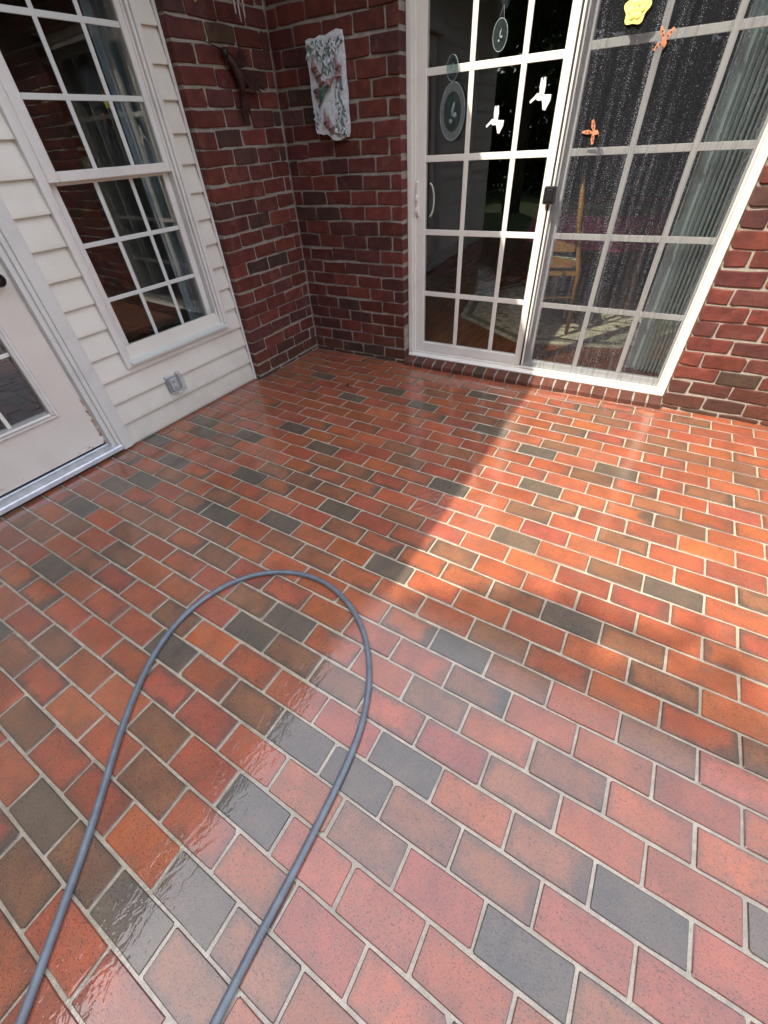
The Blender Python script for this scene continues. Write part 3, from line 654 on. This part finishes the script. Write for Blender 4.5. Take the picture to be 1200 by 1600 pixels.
mb.add([(XE - D, -4.95, rz + D * t), (XE - D, YE + D, rz + D * t), (XE - 2 * D, YE + D, rz), (XE - 2 * D, -4.95, rz)], [(0, 1, 2, 3)])
mb.add([(XE - D, YE + D, rz + D * t), (5.45, YE + D, rz + D * t), (5.45, YE + 2 * D, rz), (XE - 2 * D, YE + 2 * D, rz)], [(0, 1, 2, 3)])
o = mb.build('shingles', 'roof', hr); sm = o.modifiers.new('thick', 'SOLIDIFY'); sm.thickness = .03; sm.offset = 1
mb = MB(); mb.prism([(XE - 2 * D, rz), (XE, rz), (XE - D, rz + D * t)], -4.9, -4.85, 'y'); mb.build('gable', 'siding', hr)

# ------------------------------------------------------------------ garden hose
HP = [(1.55, -4.3), (1.32, -3.75), (1.061, -3.315), (1.02, -3.257), (.939, -3.14), (.85, -3.019), (.721, -2.867), (.617, -2.715), (.548, -2.557), (.539, -2.398), (.593, -2.242), (.706, -2.13), (.867, -2.073), (1.029, -2.095), (1.167, -2.168), (1.267, -2.271), (1.333, -2.385), (1.37, -2.496), (1.387, -2.621), (1.396, -2.738), (1.404, -2.885), (1.407, -2.993), (1.415, -3.103), (1.43, -3.4), (1.46, -4.1)]
path = []
for i in range(len(HP) - 1):
    p0, p1, p2, p3 = (Vector((*HP[max(0, min(len(HP) - 1, i + k))], .0105)) for k in (-1, 0, 1, 2))
    for j in range(6):
        u = j / 6; path.append(.5 * ((2 * p1) + (p2 - p0) * u + (2 * p0 - 5 * p1 + 4 * p2 - p3) * u * u + (3 * p1 - p0 - 3 * p2 + p3) * u ** 3))
# relax the measured points into one smooth run of hose
for _ in range(12):
    path = [path[0]] + [(path[i - 1] + path[i] * 2 + path[i + 1]) / 4 for i in range(1, len(path) - 1)] + [path[-1]]
tag(MB().tube(path, .0102, 16).build('hose', 'hose', None, WW, True, org=(.9, -2.4, 0)), 'grey rubber hose looped across the wet brick patio', 'hose')

# ------------------------------------------------------------------ outlet with clear cover
ou = thing('outlet_cover', 'clear weatherproof outlet cover low on the beige siding', 'outlet', LW, (1.163, -.02, .235))
s0, s1, z0, z1 = 1.104, 1.218, .180, .290
MB().box(s0 + .006, s1 - .006, -.022, -.006, z0 + .006, z1 - .006, .004).build('base_plate', 'greyd', ou, LW)
mb = MB(); mb.box(s0 + .034, s1 - .034, -.030, -.020, .196, .274, .004); mb.build('receptacle', 'muntinw', ou, LW)
for zc in (.210, .250):
    for a in (1.149, 1.161): MB().box(a, a + .004, -.0312, -.029, zc - .008, zc + .008).build('slot', 'black', ou, LW)
mb = MB(); c = .009
P = [(s0 + c, z0), (s1 - c, z0), (s1, z0 + c), (s1, z1 - c), (s1 - c, z1), (s0 + c, z1), (s0, z1 - c), (s0, z0 + c)]
Q = [(1.161 + (a - 1.161) * .86, .235 + (b_ - .235) * .86) for a, b_ in P]
vv = [(a, -.020, b_) for a, b_ in P] + [(a, -.052, b_) for a, b_ in P] + [(a, -.060, b_) for a, b_ in Q]
ff = [tuple(range(16, 24))]
for r in (0, 1): ff += [(r * 8 + i, r * 8 + (i + 1) % 8, (r + 1) * 8 + (i + 1) % 8, (r + 1) * 8 + i) for i in range(8)]
mb.add(vv, ff); mb.build('clear_lid', 'clear', ou, LW)
for a in (s0 + .004, s1 - .03): MB().box(a, a + .026, -.036, -.010, z1 - .006, z1 + .010, .003).build('hinge', 'grey', ou, LW)
MB().box(1.142, 1.172, -.066, -.05, z0 - .003, z0 + .012, .003).build('catch', 'grey', ou, LW)

# ------------------------------------------------------------------ wall plaque
pq = thing('wall_plaque', 'whitewashed relief plaque of hummingbird and trumpet flowers on brick wall', 'plaque', DW, (.41, -.01, 1.36))
out = [(.287, 1.764), (.318, 1.770), (.350, 1.765), (.385, 1.774), (.425, 1.770), (.462, 1.779), (.500, 1.786), (.528, 1.780), (.533, 1.74), (.536, 1.68), (.532, 1.61), (.537, 1.54), (.531, 1.47), (.535, 1.42), (.530, 1.375), (.521, 1.356), (.490, 1.354), (.462, 1.344), (.430, 1.342), (.405, 1.350), (.388, 1.364), (.366, 1.376), (.345, 1.371), (.322, 1.378), (.296, 1.380), (.288, 1.398), (.291, 1.46), (.286, 1.54), (.290, 1.62), (.285, 1.69), (.288, 1.735)]
mb = MB(); mb.prism(out, -.030, -.012, 'y'); mb.prism([(.41 + (a - .41) * .9, 1.57 + (b_ - 1.57) * .95) for a, b_ in out], -.012, -.002, 'y'); mb.build('panel', 'plaque', pq, DW)
def leafshape(mbx, x, z, a, L, y=-.031, wd=.32):
    ca, sa = math.cos(a), math.sin(a); V = []
    for u, v, h in ((0, 0, 0), (.35, wd / 2, .001), (.75, wd * .35, .001), (1, 0, 0), (.75, -wd * .35, .001), (.35, -wd / 2, .001), (.5, 0, .006)):
        V.append((x + L * (u * ca - v * sa), y - h, z + L * (u * sa + v * ca)))
    mbx.add(V, [(i, (i + 1) % 6, 6) for i in range(6)])
lf_ = MB(); rn = random.Random(12)
for i in range(90): leafshape(lf_, rn.uniform(.295, .52), rn.uniform(1.705, 1.765), rn.uniform(-2.6, -.5), rn.uniform(.024, .042))
for i in range(34): leafshape(lf_, rn.uniform(.36, .47), rn.uniform(1.640, 1.715), rn.uniform(-2.4, -.7), rn.uniform(.022, .036))
for i in range(24):
    zz = 1.62 - i * .0105
    for sg in (-1, 1): leafshape(lf_, .484 + .010 * math.sin(i * .6), zz, -math.pi / 2 + sg * rn.uniform(.4, 1.1), rn.uniform(.026, .042))
for i in range(30): leafshape(lf_, rn.uniform(.43, .52), rn.uniform(1.362, 1.42), rn.uniform(0, 6.28), rn.uniform(.02, .034))
for i in range(16): leafshape(lf_, rn.uniform(.292, .325), rn.uniform(1.39, 1.46), rn.uniform(.8, 2.4), rn.uniform(.02, .034))
tag(lf_.build('leaf_relief', 'pleaf', pq, DW), kind='stuff')
lw = MB(); lw.v = [(x + .004, y - .0045, z + .003) for x, y, z in lf_.v]; lw.f = [f for i, f in enumerate(lf_.f) if (i // 6) % 2 == 0]
tag(lw.build('leaf_highlight', 'pleafw', pq, DW), kind='stuff')
def trumpet(x, z, a, L):
    f = MB(); ca, sa = math.cos(a), math.sin(a); pl = []
    f.tube([(x, -.031, z), (x + L * .45 * ca, -.038, z + L * .45 * sa), (x + L * .75 * ca, -.040, z + L * .75 * sa), (x + L * ca, -.041, z + L * sa)], [.004, .007, .013, .022], 9)
    for k in range(5): leafshape(f, x + L * .85 * ca, z + L * .85 * sa, a + (k - 2) * .42, L * .5, -.042, .5)
    f.build('flower', 'ppink', pq, DW)
for a in ((.322, 1.705, -1.35, .055), (.340, 1.665, -1.2, .05), (.472, 1.695, -1.1, .06), (.488, 1.655, -1.45, .05), (.462, 1.612, -2.6, .045), (.366, 1.485, -1.3, .06), (.392, 1.455, -1.2, .062), (.360, 1.612, -1.0, .03)): trumpet(*a)
hb = MB(); hb.tube([(.404, -.036, 1.572), (.392, -.042, 1.565), (.378, -.046, 1.548), (.368, -.045, 1.530), (.352, -.038, 1.508)], [.008, .010, .012, .009, .003], 9); hb.ell((.402, -.042, 1.571), .011, .010, .010, 10, 6)
hb.tube([(.408, -.042, 1.573), (.436, -.040, 1.577)], [.003, .001], 6); hb.build('hummingbird', 'pgreen', pq, DW, smooth=True)
for nm, q in (('wing', (.378, 1.556, 3.05, .070, -.046, .45)), ('wing', (.376, 1.550, 3.45, .055, -.048, .4)), ('tail', (.358, 1.520, -2.2, .04, -.042, .4))):
    hb = MB(); leafshape(hb, *q); hb.build(nm, 'pbrown', pq, DW)

# ------------------------------------------------------------------ iron bird on the return wall
ib = thing('metal_bird', 'dark iron hummingbird ornament hung on the return brick wall', 'wall ornament', LW, (2.2, -.1, 1.6))
B = MB(); B.tube([(1.985, -.112, 1.752), (2.06, -.112, 1.737), (2.10, -.112, 1.728)], [.002, .004, .006], 7); B.ell((2.112, -.112, 1.722), .022, .018, .02, 12, 7)
B.tube([(2.118, -.112, 1.715), (2.145, -.114, 1.688), (2.175, -.114, 1.645), (2.185, -.112, 1.60), (2.178, -.110, 1.56)], [.015, .022, .028, .022, .009], 10)
B.build('body', 'rustiron', ib, LW, smooth=True)
def feathers(nm, pts, root):
    f = MB()
    for (x, z, wd) in pts:
        dx, dz = x - root[0], z - root[1]; L = math.hypot(dx, dz); px, pz = -dz / L * wd, dx / L * wd
        P = [(root[0] - px * .3, root[1] - pz * .3), (root[0] + dx * .6 - px, root[1] + dz * .6 - pz), (x, z), (root[0] + dx * .6 + px, root[1] + dz * .6 + pz), (root[0] + px * .3, root[1] + pz * .3)]
        y = -.118 - .002 * len(f.v) / 10; f.prism(P, y, y + .003, 'y')
    f.build(nm, 'rustiron', ib, LW)
feathers('wing', [(2.225, 1.742, .014), (2.252, 1.740, .014), (2.268, 1.722, .014), (2.262, 1.695, .013)], (2.165, 1.665))
feathers('wing', [(2.372, 1.582, .016), (2.350, 1.620, .016), (2.330, 1.570, .014), (2.300, 1.640, .014), (2.29, 1.565, .012)], (2.17, 1.648))
feathers('tail', [(2.150, 1.452, .013), (2.178, 1.440, .014), (2.205, 1.458, .012)], (2.180, 1.575))
MB().tube([(2.17, -.07, 1.645), (2.17, -.11, 1.645)], .004, 6).build('mount', 'rustiron', ib, LW)

# ------------------------------------------------------------------ things hung on the door glass
def prism_thing(name, label, cat, mat, polys, y0, y1, frame, org, group=None):
    m = MB()
    for q in polys: m.prism(q, y0, y1, 'y')
    o = m.build(name, mat, None, frame, org=org); return tag(o, label, cat, group)
def bird_poly(cx, cz, k, flip=1):
    T = lambda P: [(cx + flip * a * k, cz + b_ * k) for a, b_ in P]
    return [T([(-1.0, -.30), (-.55, .05), (-.40, .20), (-.15, .20), (.12, .14), (.20, -.10), (.05, -.30), (-.24, -.30), (-.48, -.16), (-.92, -.46)]),
            T([(-.16, .10), (-.24, .62), (-.20, 1.16), (-.06, 1.20), (.02, .86), (.06, 1.18), (.22, 1.20), (.30, .66), (.24, .04)]),
            T([(.08, .10), (.42, .06), (.92, .04), (.90, -.36), (.56, -1.0), (.34, -.95), (.20, -.5), (.06, -.14)])]
YG = FO + .0175
prism_thing('bird_decal', 'white hummingbird decal on the middle pane of the left door panel', 'decal', 'white', bird_poly(1.388, 1.375, .050), YG - .004, YG - .001, DW, (1.388, YG, 1.375), 'white bird decals')
prism_thing('bird_decal', 'white hummingbird decal beside the panel edge, upper right of its twin', 'decal', 'white', bird_poly(1.612, 1.455, .054), YG - .004, YG - .001, DW, (1.612, YG, 1.455), 'white bird decals')
def orange_bird(cx, cz, k, rot, label):
    t_ = thing('bird_magnet', label, 'magnet', DW, (cx, FO + .008, cz), 'orange bird magnets')
    c_, s_ = math.cos(rot), math.sin(rot); T = lambda P: [(cx + k * (a * c_ - b_ * s_), cz + k * (a * s_ + b_ * c_)) for a, b_ in P]
    W_ = [[(0, .05), (-.25, .45), (-.28, .95), (-.10, 1.05), (.12, .6), (.16, .1)], [(-.05, .05), (-.5, .28), (-1.05, .25), (-1.15, .12), (-.6, -.08), (-.02, -.1)], [(-.08, -.05), (-.14, -.6), (-.02, -1.0), (.16, -.95), (.2, -.5), (.14, -.05)]]
    Bd = [(.08, .16), (.42, .12), (.56, -.1), (.62, -.52), (.52, -.2), (.3, -.25), (.1, -.2), (-.06, 0)]
    m = MB()
    for y, q in enumerate([Bd] + W_): m.prism(T(q), FO + .0015 + .0004 * y, FO + .0045 - .0003 * y, 'y')
    m.build('bird', 'orange', t_, DW)
    m = MB()
    for q in W_:
        mx = sum(a for a, _ in q) / len(q); mz = sum(b_ for _, b_ in q) / len(q)
        for f_ in (.7, 1.25): m.prism(T([(mx * f_ - .07, mz * f_), (mx * f_, mz * f_ - .10), (mx * f_ + .07, mz * f_), (mx * f_, mz * f_ + .10)]), FO - .0002, FO + .0012, 'y')
    m.build('markings', 'odark', t_, DW)
orange_bird(1.898, 1.307, .047, 0.1, 'orange bird magnet low on the wet screen near its left edge')
orange_bird(2.106, 1.590, .042, -.9, 'orange bird magnet near the top of the wet screen, by a grille crossing')
P = [[(1.968 + .048 * (1 + .13 * math.sin(5 * a + .4) + .05 * math.sin(3 * a)) * math.cos(a), 1.690 + .044 * (1 + .10 * math.sin(5 * a + .4)) * math.sin(a)) for a in [2 * math.pi * i / 40 for i in range(40)]]]
fl = thing('flower_magnet', 'bright yellow flower magnet at the top of the wet screen', 'magnet', DW, (1.968, FO, 1.69))
m = MB(); m.prism(P[0], FO + .001, FO + .005, 'y'); m.build('petals', 'yellow', fl, DW)
m = MB()
for k in range(6): m.ell((1.968 + .022 * math.cos(k * 1.047), FO + .001, 1.690 + .020 * math.sin(k * 1.047)), .014, .0040, .013, 12, 6)
m.ell((1.968, FO + .0005, 1.69), .011, .003, .011, 10, 5); m.build('bloom', 'yellow', fl, DW, smooth=True)
def suncatcher(cx, cz, hx, hz, label, ring=0, top=None):
    t_ = thing('suncatcher', label, 'suncatcher', DW, (cx, FO + .012, cz), 'glass suncatchers')
    n = 36; m = MB(); pts = [(cx + hx * math.cos(2 * math.pi * i / n), cz + hz * math.sin(2 * math.pi * i / n)) for i in range(n)]
    ins = [(cx + (a - cx) * (1 - ring), cz + (b_ - cz) * (1 - ring)) for a, b_ in pts] if ring else pts
    m.prism(ins, FO + .010, FO + .013, 'y'); m.build('disc', 'sunc', t_, DW)
    m = MB(); m.tube([(a, FO + .0115, b_) for a, b_ in pts + [pts[0]]], .0022, 6, False); m.build('rim', 'suny', t_, DW, smooth=True)
    if ring:
        m = MB(); vv = []; ff = []
        for i in range(n):
            for q in range(2):
                a, b_ = (pts[i], ins[i])[q]; vv += [(a, FO + .010, b_), (a, FO + .0135, b_)]
        for i in range(n):
            j = (i + 1) % n; a = 4 * i; c_ = 4 * j
            ff += [(a, c_, c_ + 2, a + 2), (a + 1, a + 3, c_ + 3, c_ + 1), (a, a + 1, c_ + 1, c_), (a + 2, c_ + 2, c_ + 3, a + 3)]
        m.add(vv, ff); m.build('frosted_band', 'sunr', t_, DW)
    m = MB(); rn = random.Random(int(cx * 100)); k = hx * .5
    m.tube([(cx + k * .3, FO + .008, cz + k * 1.1), (cx + k * .1, FO + .007, cz + k * .3), (cx - k * .1, FO + .007, cz - k * .5)], [k * .10, k * .28, k * .06], 8)
    m.ell((cx + k * .45, FO + .007, cz - k * .35), k * .35, .003, k * .3, 10, 5); m.ell((cx - k * .2, FO + .007, cz - k * 1.0), k * .3, .003, k * .26, 10, 5); m.build('etching', 'suny', t_, DW, smooth=True)
    if top:
        m = MB(); m.tube([(cx - hx * .35, FO + .010, cz + hz * .95), top], .0011, 5); m.tube([(cx + hx * .35, FO + .010, cz + hz * .95), top], .0011, 5); m.build('chain', 'chain', t_, DW)
        m = MB(); m.tube([(top[0], FO + .0285, top[2] + .008), (top[0], FO + .016, top[2] + .008), (top[0], FO + .008, top[2] + .008)], [.020, .014, .005], 16); m.build('suction_cup', 'sunc', t_, DW, smooth=True)
suncatcher(1.372, 1.680, .036, .054, 'small clear oval suncatcher on a chain high on the left door panel', 0, (1.378, FO + .012, 1.775))
suncatcher(1.140, 1.425, .072, .116, 'large oval glass suncatcher with frosted band on the left door panel', .30)
suncatcher(1.130, 1.592, .032, .048, 'small round glass suncatcher touching the top of the large oval one', 0)

# ------------------------------------------------------------------ hung from the eave
wc = thing('wind_chime', 'bundle of shiny metal chime tubes hanging before the brick corner', 'wind chime', LW, (2.07, -.30, 1.8))
rn = random.Random(4)
for i in range(6):
    a = math.pi * 2 * i / 6; x, y = 2.086 + .028 * math.cos(a), -.30 + .02 * math.sin(a); zb = 1.815 + .010 * i - .02 * (i % 2)
    MB().tube([(x, y, zb), (x, y, zb + .34 - .02 * i)], .0055, 10).build('chime_tube', 'tube', wc, LW, smooth=True)
m = MB(); m.tube([(2.086, -.30, 2.20), (2.086, -.30, 2.212)], .045, 18); m.build('top_disc', 'bronze', wc, LW); MB().tube([(2.086, -.30, 2.212), (2.086, -.30, 2.634)], .0015, 5).build('cord', 'chain', wc, LW)
m = MB()
gd = thing('glass_drop', 'small amber glass drop hanging at the top edge beside the siding', 'hanging ornament', LW, (1.84, -.28, 1.85))
m.tube([(1.836, -.28, 1.842), (1.836, -.28, 1.85), (1.836, -.28, 1.872), (1.836, -.28, 1.89), (1.836, -.28, 1.91)], [.002, .009, .013, .008, .002], 10); m.build('drop', 'amber', gd, LW, smooth=True); MB().tube([(1.836, -.28, 1.908), (1.836, -.28, 2.634)], .0010, 5).build('thread', 'chain', gd, LW)

# dead leaf on the pavers
dl = MB(); rn = random.Random(8); V = []
for i in range(9):
    u = i / 8; wd = .016 * math.sin(math.pi * min(1, u * 1.05)) * (1 + .5 * math.sin(i * 2.3))
    for q in (-1, 0, 1): V.append((-.055 + .058 * u, -.535 + q * wd + .012 * math.sin(u * 5), .003 + .010 * u * (1 - u) * 2 + abs(q) * .010 * math.sin(u * 3.1)))
dl.add(V, [(i * 3 + k, i * 3 + k + 1, i * 3 + k + 4, i * 3 + k + 3) for i in range(8) for k in range(2)]); dl.tube([(.003, -.54, .003), (.022, -.528, .002)], .0012, 5)
o = dl.build('fallen_leaf', 'deadleaf', None, WW, org=(-.03, -.535, 0)); tag(o, 'curled dark brown leaf lying on the pavers near the corner', 'leaf')
sm = o.modifiers.new('thick', 'SOLIDIFY'); sm.thickness = .0012

# ------------------------------------------------------------------ garden behind the photographer (mirrored in glass and wet floor, shades the patio)
def tree(x, y, h, cr, zc, rz_, leaves, seed, mat, lab):
    rn = random.Random(seed); t_ = thing('garden_tree', lab, 'tree', WW, (x, y, -.16), 'trees behind the patio')
    tr = MB(); top = Vector((x + rn.uniform(-.3, .3), y + rn.uniform(-.3, .3), h * .8))
    tr.tube([(x, y, -.16), (x + .03, y, h * .2), ((x + top.x) / 2 + .1, (y + top.y) / 2, h * .5), tuple(top)], [.22, .17, .12, .04], 10)
    tips = []
    for i in range(11):
        a = rn.uniform(0, 6.28); zz = rn.uniform(h * .3, h * .75); L = cr * rn.uniform(.5, .9); b0 = Vector((x, y, zz)); e = b0 + Vector((math.cos(a) * L, math.sin(a) * L, L * rn.uniform(.2, .6)))
        tr.tube([b0, (b0 + e) / 2 + Vector((0, 0, .15)), e], [.06, .04, .012], 6); tips.append(e)
    tr.build('trunk', 'bark', t_, smooth=True)
    cw = MB(); clumps = []
    for i in range(80):
        a = rn.uniform(0, 6.28); c_ = rn.uniform(-1, 1); q = rn.uniform(.35, 1) ** .6; s_ = math.sqrt(1 - c_ * c_)
        clumps.append((Vector((x + cr * q * s_ * math.cos(a), y + cr * q * s_ * math.sin(a), zc + rz_ * q * c_)), cr * rn.uniform(.22, .40)))
    for i in range(leaves):
        c_, r_ = rn.choice(clumps); d = Vector((rn.gauss(0, 1), rn.gauss(0, 1), rn.gauss(0, 1))).normalized() * r_ * rn.uniform(.3, 1) ** .5
        p = c_ + d; a = Vector((rn.gauss(0, 1), rn.gauss(0, 1), rn.gauss(0, .6))).normalized(); b_ = a.orthogonal().normalized() * rn.uniform(.045, .075); a = a * rn.uniform(.08, .13)
        bb = len(cw.v); cw.v += [tuple(p - a), tuple(p + b_), tuple(p + a), tuple(p - b_)]; cw.f.append((bb, bb + 1, bb + 2, bb + 3))
    cw.build('crown', mat, t_)
for i, (x, y, h, cr, zc, rz_, n, mt) in enumerate(((-6.6, -9.2, 8.6, 2.2, 5.4, 2.9, 18000, 'leafA'), (-3.9, -9.4, 8.0, 2.0, 4.7, 2.85, 24000, 'leafB'), (-1.5, -9.3, 8.4, 2.1, 5.1, 3.05, 26000, 'leafA'), (.9, -9.6, 8.6, 2.1, 5.3, 3.1, 20000, 'leafB'), (3.4, -10.0, 8.0, 2.2, 5.0, 2.7, 12000, 'leafA'), (6.3, -9.0, 7.0, 2.3, 4.2, 2.6, 9000, 'leafB'), (9.2, -5.5, 6.5, 2.2, 3.9, 2.4, 9000, 'leafA'))):
    tree(x, y, h, cr, zc, rz_, n, 40 + i, mt, 'leafy garden tree standing behind the patio, mirrored in the door glass')
hg = MB(); rn = random.Random(77)
for i in range(26000):
    x = rn.uniform(-14, 16); y = -13.5 + rn.gauss(0, .5) + .6 * math.sin(x * .9); z = rn.uniform(-.1, 3.6 + .9 * math.sin(x * .7) + .5 * math.sin(x * 2.3)) 
    a = Vector((rn.gauss(0, 1), rn.gauss(0, .6), rn.gauss(0, 1))).normalized(); b_ = a.orthogonal().normalized() * rn.uniform(.07, .12); a = a * rn.uniform(.13, .2); p = Vector((x, y, z))
    bb = len(hg.v); hg.v += [tuple(p - a), tuple(p + b_), tuple(p + a), tuple(p - b_)]; hg.f.append((bb, bb + 1, bb + 2, bb + 3))
tag(hg.build('hedge_foliage', 'leafA'), 'dense green shrubs along the back of the garden', 'shrubs', kind='stuff')
for o in bpy.data.objects:
    if '_o' in o.keys(): del o['_o']
